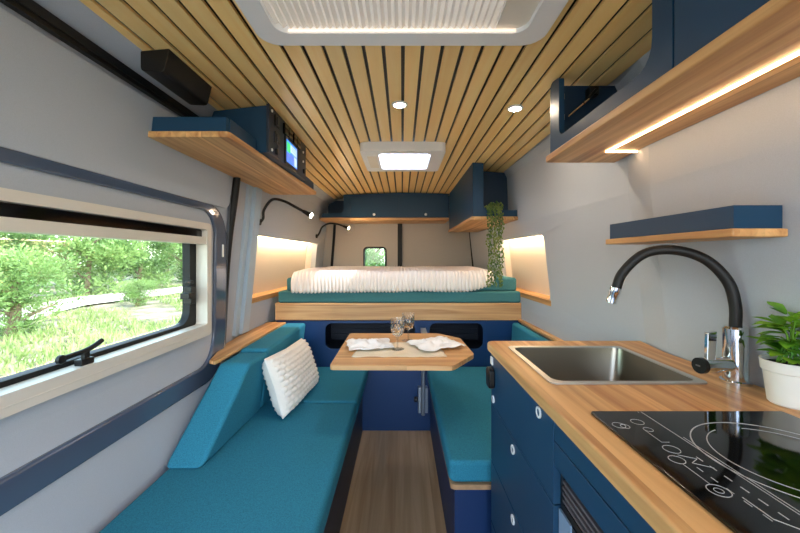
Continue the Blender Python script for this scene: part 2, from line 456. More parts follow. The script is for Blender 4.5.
q = M().plate([(-1.0,1.728),(1.55,1.728),(1.55,1.765),(-1.0,1.775)], [], 'x', 0,.016); q.warp(lambda p:(p.x+xl(1.745,1.0)+.004,p.y,p.z))
q.plate([(-1.0,1.740),(1.55,1.740),(1.55,1.753),(-1.0,1.753)], [], 'x', xl(1.745,1)+.018, xl(1.745,1)+.026)
struct(build('trim_8', q, black), 'black rail along the top of the wall above the sliding door', 'trim')

# window_1 in the door
q = M()
X = -.884
q.plate(rrect(W1[0],W1[1],W1[2],W1[3],.02), [rrect(W1[0]+.035,W1[1]-.035,.901,1.322,.012)], 'x', X-.03, X+.020)
q.box(X-.03,X+.016,W1[0]+.03,W1[1]-.03,1.257,1.288)          # lower bar of the blind
q.box(X+.020,X+.0215,W1[0]+.02,W1[1]-.02,.870,.874)
win = struct(build('window_1', q, cream, bevel=.004), 'sliding door window in a cream frame with pines outside', 'window')
build('blind_cassette', M().box(X-.03,X-.004,W1[0]+.03,W1[1]-.03,1.286,1.324), gloss_black, win)
XG = X-.055
gq = M().plate(rrect(W1[0]+.005,W1[1]-.012,.865,1.33,.05), [rrect(W1[0]+.06,W1[1]-.075,.914,1.30,.06)], 'x', XG-.012, XG+.022)
build('pane_seal', gq, rubber, win, bevel=.004)
gq = M().plate(rrect(W1[0]+.05,W1[1]-.062,.92,1.31,.06), [], 'x', XG-.004, XG)
build('pane', gq, glass_sheet('door_glass',(235,245,238)), win)
q = M().box(XG+.02,XG+.05,1.500,1.535,1.00,1.075)
q.box(XG+.022,XG+.060,1.468,1.512,1.025,1.050); q.box(XG+.02,XG+.045,1.505,1.530,1.085,1.100)
build('latch', q, black, win, bevel=.003)
q = M(); XH = -.885
q.box(XH-.012,XH+.010,.972,1.012,.900,.918).box(XH-.006,XH+.006,.985,1.003,.915,.938)
q.tube(arc3([(XH,.915,.934),(XH,.95,.936),(XH,.99,.938),(XH,1.02,.944),(XH,1.05,.955)],5), .0075, 8)
q.lathe([(.003,-.006),(.012,-.005),(.012,.006),(.003,.008)], (XH,.922,.934), 16, 'x')
build('window_handle', q, black, win, bevel=.002)

# ================================================================ ROOF HATCHES, LIGHTS, SPEAKER
h = thing('roof_hatch', (0,.62,1.79), 'large white framed roof hatch with a pleated blind', 'roof hatch')
fr = M().plate(rrect(-.387,.385,.22,.997,.055), [rrect(-.330,.326,.27,.942,.035)], 'z', 1.792, 1.84)
build('frame', fr, white_pl, h, bevel=.012, seg=3)
def pleat(u,v):
    x = -.338+u*.588
    return (x, .262+v*.680, 1.8035+.009*(abs((u*34)%1-.5)*2))
pl = M().grid(pleat, 136, 1)
build('pleated_blind', pl, translucent('pleated_blind_cloth',(214,206,192),.05), h, smooth=False)
pl = M().box(.248,.328,.262,.942,1.805,1.810)
build('blind_guide', pl, cream, h)
build('light_strip', M().box(-.30,.30,.9385,.9425,1.796,1.8025), led_hatch, h)

h = thing('roof_hatch', (0,2.2,1.79), 'smaller white roof hatch with a bright square pane', 'roof hatch')
fr = M().plate(rrect(-.236,.245,1.969,2.448,.03), [rrect(-.135,.165,2.03,2.385,.025)], 'z', 1.788, 1.84)
build('frame', fr, white_pl, h, bevel=.012, seg=3)
build('pane', M().box(-.19,.20,2.0,2.415,1.845,1.850), glass_sheet('hatch_pane',(250,250,255),haze=.35), h)
q = M()
q.box(-.205,-.15,2.08,2.34,1.7865,1.789)
build('side_strip', q, cream, h)

def spot(loc, label):
    t = thing('ceiling_spotlight', loc, label, 'ceiling light', 'round spotlights in the slatted ceiling')
    x,y,z = loc
    build('trim_ring', M().lathe([(.022,-.001),(.024,-.006),(.031,-.006),(.034,0)], (x,y,z), 24), white_pl, t)
    build('diffuser', M().lathe([(.001,-.0035),(.022,-.0035),(.022,-.001),(.001,-.001)], (x,y,z), 24), spot_glow, t)
    return t
s1 = spot((-.01,1.49,ZC), 'round spotlight in the slatted ceiling between the two roof hatches')
dup(s1, (.473,1.487,zc(.473)), 'round spotlight in the slatted ceiling close to the overhead kitchen cabinet')

sp = thing('speaker', (-.72,1.14,1.735), 'black box speaker fixed under the ceiling edge above the shelf', 'speaker')
build('housing', M().plate(poly_round([(-.758,1.797),(-.758,1.740),(-.690,1.736),(-.674,1.804)],[.004,.012,.014,.004]), [], 'y', 1.03, 1.262), black, sp, bevel=.008, seg=3)

# ================================================================ LEFT SHELF AND CONTROL BOX
sh = thing('wall_shelf', (-.72,1.75,1.60), 'long wooden shelf with a blue lip on the wall above the sliding door', 'shelf')
build('board', M().plate(poly_round([(-.868,1.185),(-.577,1.185),(-.548,2.29),(-.845,2.29)],[0,.02,.02,0]), [], 'z', 1.600, 1.621), wood_y, sh, bevel=.004)
build('lip', M().box(-.862,-.592,1.198,1.214,1.621,1.672), blue, sh)
build('lip', M().box(-.602,-.586,1.2145,1.428,1.621,1.672), blue, sh)
build('lip', M().box(-.576,-.560,1.99,2.25,1.621,1.672), blue, sh)
cb = thing('control_box', (-.72,1.82,1.621), 'blue electrics box with colour screen and switches on the wooden shelf', 'control box')
X1 = -.535
q = M().hexa([(-.834,1.438,1.623),(X1-.012,1.438,1.623),(X1-.012,1.97,1.623),(-.834,1.97,1.623),(-.760,1.438,1.790),(X1-.012,1.438,1.814),(X1-.012,1.97,1.814),(-.760,1.97,1.790)])
build('body', q, blue, cb)
build('front_panel', M().box(X1-.012,X1,1.430,1.98,1.623,1.818), mat('charcoal_blue_panel',(34,48,66),.45), cb, bevel=.003)
q = M()
for i in range(5): q.box(-.815+.017*i,-.806+.017*i,1.434,1.4375,1.71,1.76)
build('vent', q, black, cb)
sc_ = M()
ya,yb,za,zb = 1.63,1.800,1.640,1.745
sc_.box(X1+.002,X1+.004,ya,yb,za,zb)
def emi(n,c,s=1.0): return mat(n,(20,20,24),.3,emit=c,estr=s)
sc_.use(1).box(X1+.004,X1+.005,ya+.01,ya+.06,za+.05,zb-.01)
sc_.use(2).box(X1+.004,X1+.005,ya+.065,yb-.01,za+.06,zb-.01)
sc_.use(3).box(X1+.004,X1+.005,ya+.01,yb-.05,za+.008,za+.045)
sc_.use(2).box(X1+.004,X1+.005,ya+.12,yb-.01,za+.008,za+.05)
for i in range(4): sc_.use(0).box(X1+.005,X1+.0055,ya+.075,yb-.02,za+.068+.008*i,za+.070+.008*i)
for i in range(5): sc_.use(0).box(X1+.005,X1+.0055,ya+.02+.022*i,ya+.032+.022*i,za+.012,za+.022+.005*(i%3))
build('screen', sc_, [emi('screen_blue',(60,130,235),.5),emi('screen_green',(70,200,110),.5),emi('screen_pale',(200,225,245),.42),emi('screen_violet',(90,110,225),.5)], cb)
build('screen_bezel', M().plate(rrect(ya-.012,yb+.012,za-.012,zb+.012,.005),[rrect(ya,yb,za,zb,.002)],'x',X1,X1+.006), black, cb)
for (y,z,s) in ((1.515,1.775,.026),(1.515,1.705,.026)):
    q = M().box(X1,X1+.006,y-s,y+s,z-.024,z+.024); build('switch_plate', q, black, cb, bevel=.002)
    build('rocker', M().box(X1+.006,X1+.010,y-.012,y+.012,z-.016,z+.016), mat('dark_rocker',(44,50,58),.35), cb)
for y in (1.62,1.68,1.755,1.815):
    build('fuse_switch', M().box(X1,X1+.012,y-.026,y+.026,1.755,1.803), gloss_black, cb, bevel=.003)
for y,z in ((1.51,1.648),(1.93,1.665)):
    build('knob', M().lathe([(.014,0),(.014,.008),(.009,.010)],(X1,y,z),14,'x'), black, cb)
for y,z in ((1.92,1.765),(1.92,1.715),(1.46,1.800),(1.46,1.64)):
    build('button', M().lathe([(.006,0),(.006,.004),(.004,.005)],(X1,y,z),10,'x'), white_pl, cb)

# ================================================================ READING LAMPS
def lamp(pts, base, label):
    t = thing('reading_lamp', base, label, 'reading lamp', 'black gooseneck reading lamps by the bed')
    P = arc3(pts, 8)
    build('gooseneck', M().tube(P, .0085, 10), black, t)
    d = (P[-1]-P[-2]).normalized(); a = P[-1]
    build('lamp_head', M().tube([a-d*.004,a+d*.03,a+d*.05], [.011,.014,.017], 14), black, t)
    q = M().lathe([(.002,-.004),(.014,0),(.014,.004),(.002,.007)], (0,0,0), 14, 'z')
    rot = Vector((0,0,1)).rotation_difference(d).to_matrix(); e = a+d*.05
    q.warp(lambda p: rot@p+e)
    build('bulb', q, lamp_glow, t)
    build('wall_mount', M().lathe([(.02,0),(.02,.012),(.012,.016)], (base[0]-.012,base[1],base[2]), 16, 'x'), black, t)
lamp([(-.872,2.19,1.415),(-.855,2.19,1.44),(-.850,2.19,1.49),(-.80,2.19,1.553),(-.73,2.19,1.545),(-.66,2.19,1.51),(-.605,2.19,1.480)], (-.872,2.19,1.415), 'black gooseneck reading lamp under the long wooden shelf')
lamp([(-.815,3.42,1.40),(-.795,3.42,1.43),(-.765,3.42,1.49),(-.70,3.42,1.522),(-.62,3.42,1.515),(-.56,3.42,1.495)], (-.815,3.42,1.40), 'black gooseneck reading lamp under the rear overhead cabinet')

# ================================================================ REAR OVERHEAD CABINET
oc = thing('overhead_cabinet', (-.15,3.5,1.56), 'blue overhead cabinet with two doors across the rear wall above the bed', 'cabinet')
build('bottom_board', M().plate([(-.81,3.485),(.462,3.485),(.462,3.84),(-.81,3.84)], [], 'z', 1.560, 1.586), wood_x, oc, bevel=.004)
out = poly_round([(-.802,1.586),(.462,1.586),(.462,1.822),(0,1.835),(-.575,1.812),(-.575,1.632),(-.742,1.632),(-.78,1.632)],[0,0,0,0,0,.045,0,0])
build('front_panel', M().plate(out, [], 'y', 3.50, 3.518), blue, oc)
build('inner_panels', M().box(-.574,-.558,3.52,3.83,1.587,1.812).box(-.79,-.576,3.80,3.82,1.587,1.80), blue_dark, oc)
for x0,x1,kx in ((-.508,-.032,-.272),(-.028,.448,.232)):
    d = build('door', M().box(x0,x1,3.486,3.500,1.592,1.788), blue, oc, bevel=.002)
    build('knob', M().lathe([(.008,0),(.008,-.012),(.013,-.016),(.013,-.022),(.008,-.026)],(kx,3.486,1.615),14,'y'), white_pl, d)

# corner cabinet on the right
cc = thing('corner_cabinet', (.62,2.6,1.45), 'blue corner cabinet with open cubby holding the trailing plant', 'cabinet')
build('bottom_board', M().plate([(.455,2.325),(.788,2.325),(.755,3.495),(.455,3.495)], [], 'z', 1.443, 1.466), wood_y, cc, bevel=.004)
build('side_panel', M().box(.464,.482,2.338,3.49,1.467,1.820), blue, cc)
out = poly_round([(.464,1.467),(.786,1.467),(.783,1.508),(.535,1.508),(.535,1.816),(.464,1.820)],[0,0,0,.045,0,0])
build('front_panel', M().plate(out, [], 'y', 2.335, 2.353), blue, cc)
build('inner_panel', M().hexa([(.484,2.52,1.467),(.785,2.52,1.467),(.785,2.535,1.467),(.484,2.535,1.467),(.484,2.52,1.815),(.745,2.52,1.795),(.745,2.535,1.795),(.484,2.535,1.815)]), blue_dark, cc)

# trailing plant
tp = thing('trailing_plant', (.62,2.42,1.467), 'green trailing plant hanging from the corner cabinet cubby', 'plant')
build('pot', M().lathe([(.03,0),(.042,.055),(.038,.055),(.03,.045)], (.625,2.42,1.468), 18), pot_mat, tp)
lv = M(); st = M()
def beadstrand(x, y, ztop, zbot, wob, root):
    pts = [Vector(root), Vector((x,2.36,ztop+.022)), Vector((x,2.325,ztop+.005)), Vector((x,y,ztop-.04))]
    n = max(3,int((ztop-zbot)/.05))
    for i in range(1,n+1):
        t = i/n; pts.append(Vector((x+wob*math.sin(i*1.3), y+.006*math.cos(i*1.9), ztop-.04-(ztop-.04-zbot)*t)))
    P = arc3(pts, 6); st.tube(P, .0012, 4)
    L_ = 0
    for i,(a,b) in enumerate(zip(P,P[1:])):
        L_ += (b-a).length
        while L_ > .0105:
            L_ -= .0105; d = Vector((R.uniform(-1,1),R.uniform(-1,.6),R.uniform(-.6,.4))).normalized()
            lv.ball(a+d*.0075, R.uniform(.0042,.0068), 5, 3, (1,1,1.25))
for k in range(12):
    x = .560+.092*k/11+R.uniform(-.004,.004)
    beadstrand(x, 2.312-R.uniform(0,.02), 1.512, R.choice([1.02,1.08,1.15,1.22,1.27,1.0]) if k not in (3,4,9,10,11) else R.uniform(.985,1.04), .005, (.62+R.uniform(-.02,.02),2.42,1.535))
for k in range(60):
    lv.ball((R.uniform(.575,.665), R.uniform(2.31,2.43), R.uniform(1.512,1.560)), R.uniform(.006,.009), 5, 3)
build('leaves', lv, leaf_trail, tp); build('stems', st, leaf_trail, tp)

# ================================================================ OVERHEAD KITCHEN CABINET (right)
ok = thing('overhead_cabinet', (.64,.5,1.54), 'blue overhead cabinet above the worktop with wooden underside and glowing strip', 'cabinet')
build('bottom_board', M().plate(poly_round([(.515,-.4),(.748,-.4),(.748,1.08),(.765,1.278),(.515,1.278)],[0,0,0,0,.008]), [], 'z', 1.538, 1.561), wood_y, ok, bevel=.004)
out = poly_round([(.692,1.561),(1.262,1.561),(1.262,1.815),(1.192,1.802),(1.192,1.604),(.748,1.604),(.748,1.815),(.692,1.815)],[0,0,.03,.01,.035,.06,0,0])
build('front_panel', M().plate(out, [], 'x', .526, .544), blue, ok)
build('door', M().box(.526,.544,-.4,.688,1.563,1.815), blue, ok, bevel=.002)
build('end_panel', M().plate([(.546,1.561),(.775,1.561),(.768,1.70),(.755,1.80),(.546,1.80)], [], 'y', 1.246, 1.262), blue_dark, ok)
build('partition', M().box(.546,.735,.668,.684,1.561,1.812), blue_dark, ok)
q = M().tube([(.568,1.215,1.680),(.622,1.18,1.725)], .0035, 8).use(1).tube([(.606,1.19,1.712),(.656,1.20,1.765)], .0055, 8)
build('gas_strut', q, [chrome, black], ok)
build('strut_bracket', M().box(.640,.672,1.21,1.244,1.752,1.784), black, ok, bevel=.003)
for z in (1.735,1.665): build('screw_cap', M().box(.544,.552,1.205,1.230,z,z+.02), steel, ok, bevel=.002)
q = M().box(.651,.657,-.4,1.137,1.534,1.5385).box(.657,.750,1.131,1.137,1.534,1.5385)
build('light_strip', q, led_warm, ok)

# small wall shelf
ws = thing('wall_shelf', (.72,.92,1.24), 'small blue shelf box with wooden base on the wall above the tap', 'shelf')
build('board', M().plate([(.656,.705),(.767,.705),(.786,1.148),(.656,1.148)], [], 'z', 1.240, 1.257), wood_y, ws, bevel=.003)
build('lip', M().plate([(.666,.714),(.764,.714),(.764,.726),(.678,.726),(.678,1.127),(.783,1.127),(.783,1.139),(.666,1.139)], [], 'z', 1.257, 1.304), blue, ws)

# ================================================================ KITCHEN BLOCK
ZT = .91
wt = M().plate(poly_round([(.292,-.35),(.808,-.35),(.806,1.10),(.828,1.232),(.292,1.232)],[0,0,0,0,.02]), [rrect(.345,.695,.815,1.138,.02)], 'z', ZT-.03, ZT)
tag(build('worktop', wt, wood_y, bevel=.006, seg=2), 'long wooden worktop with sink and hob set into it', 'worktop')
kc = thing('kitchen_cabinet', (.56,.5,0), 'blue kitchen base cabinet with drawers under the wooden worktop', 'cabinet')
q = M().box(.324,.80,1.200,1.216,.0,.878).box(.324,.80,.718,.734,.06,.878).box(.324,.80,-.35,-.334,0,.878).box(.324,.80,-.334,1.2,.05,.066).box(.34,.36,-.334,1.2,0,.05)
build('carcass', q, blue, kc)
seam_y0, seam_y1 = .717, 1.217
def lock(y, z, par):
    build('push_lock', M().lathe([(.0125,.001),(.0125,-.0035),(.0085,-.0035),(.0085,.001)],(.305,y,z),18,'x').use(1).lathe([(.0085,-.0018),(.0085,.0005)],(.305,y,z),18,'x'), [white_pl, blue], par)
q = build('drawer', M().box(.305,.323,seam_y0,seam_y1,.7015,.878), blue, kc, bevel=.0015)
lock(.79,.855,q); lock(1.185,.726,q)
build('switch', M().box(.301,.305,1.188,1.212,.838,.862), white_pl, q)
build('socket', M().plate(rrect(1.165,1.213,.765,.830,.012), [], 'x', .286, .305), black, q, bevel=.004)
q = build('drawer', M().box(.305,.323,seam_y0,seam_y1,.5085,.6985), blue, kc, bevel=.0015); lock(.975,.672,q)
q = build('drawer', M().box(.305,.323,seam_y0,seam_y1,.3015,.5055), blue, kc, bevel=.0015); lock(.975,.480,q)
build('drawer', M().box(.305,.323,seam_y0,seam_y1,.07,.2985), blue, kc, bevel=.0015)
build('fascia', M().box(.305,.323,-.34,seam_y0-.003,.833,.878), blue, kc, bevel=.0015)
build('fascia', M().box(.305,.323,-.34,seam_y0-.003,.783,.830), blue, kc, bevel=.0015)
# fridge
fg = thing('fridge', (.55,.43,.07), 'built in fridge with black vent grille below the hob', 'fridge')
build('body', M().box(.335,.78,.16,.700,.068,.775), mat('fridge_body',(70,76,84),.4), fg)
gq = M().box(.318,.334,.18,.712,.70,.712).box(.318,.334,.18,.712,.766,.778).box(.318,.334,.700,.712,.712,.766).box(.330,.334,.18,.700,.712,.766)
for i in range(4): gq.use(1).box(.316,.330,.18,.700,.7185+.0125*i,.7235+.0125*i)
build('vent_grille', gq, [black, mat('grille_slat',(92,86,92),.5)], fg)
build('door', M().box(.318,.334,.18,.712,.09,.695), mat('black_fridge_door',(24,26,30),.35), fg)
build('door_edge', M().box(.314,.318,.665,.712,.09,.697), mat('grey_blue_edge',(128,150,176),.4), fg)

# sink
sk = thing('sink', (.52,.977,.77), 'square stainless steel sink sunk into the wooden worktop', 'sink')
q = M().plate(rrect(.338,.702,.806,1.146,.018), [rrect(.352,.688,.822,1.130,.025)], 'z', ZT+.0005, ZT+.004)
build('rim', q, mat('lit_rim_steel',(205,204,200),.38,metal=1), sk, bevel=.0015)  # lighter copy of the bowl steel, rim brightness put into the colour
q = M(); o_ = rrect(.351,.689,.821,1.131,.025); t_ = rrect(.362,.678,.834,1.120,.035); n = len(o_)
vs = [(a,b,ZT+.002) for a,b in o_]+[(a,b,ZT-.125) for a,b in t_]+[(a*.94+.52*.06,b*.94+.977*.06,ZT-.140) for a,b in t_]
fs = [(i,(i+1)%n,n+(i+1)%n,n+i) for i in range(n)]+[(n+i,n+(i+1)%n,2*n+(i+1)%n,2*n+i) for i in range(n)]+[[2*n+i for i in range(n)]]
q.add(vs, fs); build('bowl', q, steel, sk)
build('drain', M().lathe([(.036,0),(.034,.003),(.012,.003),(.010,.001)],(.52,.977,ZT-.140),20), chrome, sk)

# tap
fx, fy = .771, .822
tp_ = thing('tap', (fx,fy,ZT), 'chrome kitchen tap with black hose spout beside the sink', 'tap')
build('body', M().lathe([(.029,0),(.029,.006),(.024,.008),(.024,.125),(.020,.130)],(fx,fy,ZT),24), chrome, tp_)
build('mixer', M().tube([(fx-.01,fy,ZT+.043),(fx-.086,fy-.012,ZT+.043)], .0170, 20), chrome, tp_)
cap = build('mixer_cap', M().tube([(fx-.086,fy-.012,ZT+.043),(fx-.096,fy-.0135,ZT+.043)], .0178, 20), black, tp_)
build('emblem', M().box(fx-.0975,fx-.0965,fy-.018,fy-.006,ZT+.041,ZT+.0445), mat('grey_emblem',(96,96,98),.4), cap)
build('lever', M().hexa([(fx-.082,fy-.019,ZT+.055),(fx-.062,fy-.019,ZT+.055),(fx-.062,fy-.009,ZT+.055),(fx-.082,fy-.009,ZT+.055),
                          (fx-.080,fy-.019,ZT+.118),(fx-.058,fy-.019,ZT+.122),(fx-.058,fy-.009,ZT+.122),(fx-.080,fy-.009,ZT+.118)]), chrome, tp_, bevel=.002)
hose = arc3([(fx,fy,ZT+.125),(fx,fy+.001,ZT+.18),(fx-.012,fy+.008,ZT+.235),(fx-.05,fy+.025,ZT+.285),(fx-.105,fy+.05,ZT+.307),(fx-.16,fy+.075,ZT+.298),(fx-.200,fy+.097,ZT+.250),(fx-.214,fy+.105,ZT+.205)],8)
build('hose_spout', M().tube(hose, .0118, 16), mat('black_silicone',(20,19,19),.55), tp_)
e, d = hose[-1], (hose[-1]-hose[-3]).normalized()
build('nozzle', M().tube([e-d*.006,e+d*.008,e+d*.010,e+d*.036], [.0135,.0135,.0125,.0125], 18), chrome, tp_)

# hob
hb = thing('induction_hob', (.524,.40,ZT), 'black glass hob with printed ring set into the worktop', 'hob')
build('glass_top', M().plate(rrect(.347,.702,.145,.657,.006), [], 'z', ZT+.0005, ZT+.006), hob_glass, hb, bevel=.002)
zp = ZT+.0064
pr = M()
def line(pts, wd=.0016):
    for (a,b) in zip(pts, pts[1:]):
        a = Vector((*a,0)); b = Vector((*b,0)); d = (b-a); 
        if d.length < 1e-6: continue
        nrm = Vector((-d.y,d.x,0)).normalized()*wd*.36
        vs = [a-nrm,b-nrm,b+nrm,a+nrm]; pr.add([(v.x,v.y,zp) for v in vs]+[(v.x,v.y,zp-.0005) for v in vs], [(0,1,2,3),(0,4,5,1),(1,5,6,2),(2,6,7,3),(3,7,4,0)])
def circ(cx,cy,r,a0=0,a1=2*PI,n=48,wd=.0016):
    line([(cx+r*math.cos(a0+(a1-a0)*i/n), cy+r*math.sin(a0+(a1-a0)*i/n)) for i in range(n+1)], wd)
circ(.548,.498,.112, wd=.0026, n=72); circ(.548,.498,.092, PI*.62, PI*1.9, wd=.0018); circ(.548,.498,.092, -PI*.05, PI*.45, wd=.0018)
circ(.55,.245,.085, wd=.0022, n=64)
line([(.438,.652),(.438,.30)]); line([(.443,.56),(.443,.18)]); line([(.432,.652),(.432,.648)])
# touch controls
circ(.366,.600,.010,n=20,wd=.001); circ(.374,.596,.007,n=20,wd=.001)
circ(.405,.612,.010,n=20,wd=.001); circ(.405,.585,.007,n=20,wd=.001); line([(.398,.585),(.398,.545),(.41,.545)],.001)
circ(.398,.525,.011,n=22,wd=.001); circ(.385,.498,.010,n=20,wd=.0012); line([(.385,.488),(.385,.445)],.001)
line([(.395,.51),(.415,.50),(.400,.49),(.42,.478)],.001)
for i in range(6): line([(.418,.505-.022*i),(.418,.494-.022*i)],.0018)
for i in range(5): line([(.398,.480-.022*i),(.398,.470-.022*i)],.0014)
circ(.385,.432,.012,n=22,wd=.0014); circ(.385,.432,.005,n=14,wd=.001)
line([(.402,.42),(.402,.385),(.42,.365),(.42,.26)],.0018)
circ(.385,.345,.014,n=24,wd=.0014); circ(.385,.345,.009,n=18,wd=.001); circ(.40,.28,.012,n=22,wd=.001)
build('printed_lines', pr, print_mat, hb, smooth=False)

# potted plant on worktop
px_, py_ = .766, .700
pp = thing('potted_plant', (px_,py_,ZT), 'green leafy plant in a white ceramic pot on the worktop', 'plant')
build('pot', M().lathe([(.031,0),(.034,.003),(.0405,.064),(.0435,.066),(.0455,.086),(.042,.086),(.0405,.074),(.006,.072)],(px_,py_,ZT),36), pot_mat, pp)
build('soil', M().lathe([(.0408,0),(.0408,.005),(.01,.009)],(px_,py_,ZT+.072),24), soil, pp)
lf = M(); sm = M()
def leaf(base, tip_dir, length, width, droop):
    base = Vector(base); d = Vector(tip_dir).normalized(); side = d.cross(Vector((0,0,1))).normalized(); up = side.cross(d)
    n = 7; vs = []
    for i in range(n+1):
        t = i/n; wdt = width*math.sin(PI*min(1,t*.94+.06))**.75*(.5+.5*t if t<.5 else .75+.25*(1-t))
        c_ = base+d*length*t+Vector((0,0,-droop*t*t))
        vs += [c_-side*wdt+up*wdt*.28, c_, c_+side*wdt+up*wdt*.28]
    fs = []
    for i in range(n):
        a = 3*i; fs += [(a,a+1,a+4,a+3),(a+1,a+2,a+5,a+4)]
    lf.add(vs, fs)
RP = random.Random(3)
for k in range(64):
    a = RP.uniform(0,2*PI); h_ = RP.uniform(.088,.178); r0 = RP.uniform(.0,.026)
    b0 = Vector((px_+r0*math.cos(a)*.6, py_+r0*math.sin(a), ZT+h_))
    dr = Vector((math.cos(a), math.sin(a), RP.uniform(-.1,.75)))
    ln = RP.uniform(.034,.056)
    if b0.x+dr.normalized().x*ln > .800: ln = max(.012,(.800-b0.x)/max(.15,dr.normalized().x))
    leaf(b0, dr, min(ln,.056), RP.uniform(.013,.019), RP.uniform(.002,.016))
    if k%4 == 0: sm.tube([(px_+RP.uniform(-.015,.015),py_+RP.uniform(-.015,.015),ZT+.08),(b0+Vector((px_,py_,ZT+.12)))/2,b0], .0018, 5)
build('leaves', lf, leaf_green, pp); build('stems', sm, leaf_green, pp)

# ================================================================ BENCHES
lb = thing('bench', (-.55,1.0,0), 'long blue bench base under the teal seat below the window', 'bench')
build('base', M().box(-.845,-.272,-.6,2.445,0,.352), mat('dark_navy_laminate',(12,34,58),.5), lb)
build('seat_board', M().box(-.850,-.255,-.6,2.445,.352,.370), edge_ply, lb)
def cushion(name, x0,x1,y0,y1,z0,z1, label, bev=.018, m=teal, group=None, cat='cushion'):
    q = M().box(x0,x1,y0,y1,z0,z1); o = build(name, q, m, bevel=bev, seg=4); tag(o, label, cat, group); return o
cushion('seat_cushion', -.835,-.232,-.6,1.835,.371,.451, 'long teal seat cushion stretching below the sliding door window', group='teal seat cushions')
cushion('seat_cushion', -.835,-.232,1.842,2.440,.371,.451, 'short teal seat cushion beside the table, between pillow and bed', group='teal seat cushions')
rb = thing('bench', (.5,1.9,0), 'short blue bench base under the teal seat beside the kitchen', 'bench')
build('base', M().box(.195,.80,1.315,2.445,0,.352), mat('deep_blue_laminate',(10,48,96),.5), rb)
build('seat_board', M().plate(poly_round([(.178,1.295),(.81,1.295),(.81,2.445),(.178,2.445)],[.02,0,0,0]), [], 'z', .352, .370), edge_ply, rb)
q = M().plate(poly_round([(.172,1.300),(.81,1.300),(.81,2.440),(.172,2.440)],[.035,0,0,0]), [], 'z', .371, .451)
tag(build('seat_cushion', q, teal, bevel=.016, seg=4), 'teal seat cushion on the bench between table and kitchen', 'cushion', 'teal seat cushions')
# backrests
q = M().hexa([(-.842,1.245,.452),(-.705,1.245,.452),(-.690,1.735,.452),(-.842,1.735,.452),
              (-.795,1.545,.738),(-.660,1.545,.738),(-.648,1.735,.738),(-.795,1.735,.738)])
tag(build('back_cushion', q, teal, bevel=.018, seg=4), 'teal backrest cushion with a slanted end next to the sliding door', 'cushion', 'teal back cushions')
q = M().hexa([(-.842,1.742,.452),(-.690,1.742,.452),(-.690,2.435,.452),(-.842,2.435,.452),
              (-.795,1.742,.750),(-.655,1.742,.750),(-.655,2.435,.750),(-.795,2.435,.750)])
tag(build('back_cushion', q, teal, bevel=.018, seg=4), 'teal backrest cushion behind the knitted pillow', 'cushion', 'teal back cushions')
q = M().hexa([(.735,1.42,.452),(.812,1.42,.452),(.812,2.435,.452),(.735,2.435,.452),(.752,1.42,.752),(.800,1.42,.752),(.800,2.435,.752),(.752,2.435,.752)])
tag(build('back_cushion', q, teal, bevel=.015, seg=4), 'teal backrest cushion on the bench behind the kitchen worktop', 'cushion', 'teal back cushions')
q = M().plate([(-.832,1.535),(-.80,1.52),(-.797,1.56),(-.797,2.445),(-.925,2.445),(-.925,2.0),(-.905,1.80)], [], 'z', .738, .754)
tag(build('side_ledge', q, wood_y, bevel=.003), 'wooden ledge along the wall above the teal backrests and pillow', 'ledge')
q = M().plate([(.798,1.30),(.832,1.30),(.832,2.445),(.798,2.445)], [], 'z', .755, .772)
tag(build('side_ledge', q, wood_y, bevel=.003), 'wooden ledge along the wall behind the kitchen worktop', 'ledge')

# knitted pillow
def pillow():
    W, H, T = .535, .285, .062
    def side(sg):
        def f(u,v):
            a = 2*u-1; b = 2*v-1
            pinch = 1-.06*(1-abs(a)**2) if True else 1
            x = a*W/2*(1-.05*(1-b*b)*0+0) * (1-.045*(1-abs(b))**1) ; y = b*H/2*(1-.055*(1-abs(a)))
            th = T*((1-a**4)*(1-b**4))**.55
            rw = v*11; uu = u*13+.5*(int(rw)%2)
            bob = .012*(math.sin(PI*(uu%1))*math.sin(PI*(rw%1)))**.7 if abs(a)<.95 and abs(b)<.92 else 0
            return (x, y, sg*(th+bob))
        return f
    m = M().grid(side(1), 180, 130).grid(side(-1), 40, 28)
    return m
pm = pillow()
bx = Vector((0.035,1,-.03)).normalized()         # width direction (+u), mostly along the bench
upv = Vector((-.34,.0,1)); upv = (upv-bx*upv.dot(bx)).normalized()
nr = bx.cross(upv)
ca, sa = math.cos(math.radians(1)), math.sin(math.radians(1))
u2 = bx*ca+upv*(-sa); v2 = upv*ca+bx*sa
cen = Vector((-.578,1.895,.583))
pm.warp(lambda p: cen+u2*p.x+v2*p.y+nr*p.z)
tag(build('pillow', pm, knit, ang=180), 'cream knitted pillow leaning on the teal backrest', 'pillow')

# ================================================================ BED
bd = thing('bed', (0,3.1,0), 'built in bed base with a wooden front board and blue panel', 'bed')
build('front_board', M().box(-.875,.838,2.452,2.480,.763,.881), wood_bed, bd, bevel=.003)
CA = rrect(-.53,.09,.565,.742,.045); CB = rrect(.19,.56,.565,.742,.045)
build('front_panel', M().plate([(-.87,0),(.83,0),(.83,.760),(-.87,.760)], [CA,CB], 'y', 2.456, 2.474), mat('deep_blue_front',(8,54,104),.45), bd, bevel=.002)
build('slat_base', M().box(-.875,.838,2.485,3.83,.845,.881), edge_ply, bd)
q = M().box(-.56,.12,2.80,2.812,.5,.76).box(.16,.6,2.80,2.812,.5,.76).box(-.6,.62,2.48,2.80,.535,.550)
q.box(-.575,-.56,2.48,2.80,.5,.76).box(.12,.16,2.48,2.80,.5,.76).box(.6,.615,2.48,2.80,.5,.76)
for i in range(4): q.box(-.55,.59,2.788,2.80,.575+.04*i,.600+.04*i)
build('shelf_compartment', q, mat('dark_blue_compartment',(10,24,44),.6), bd)
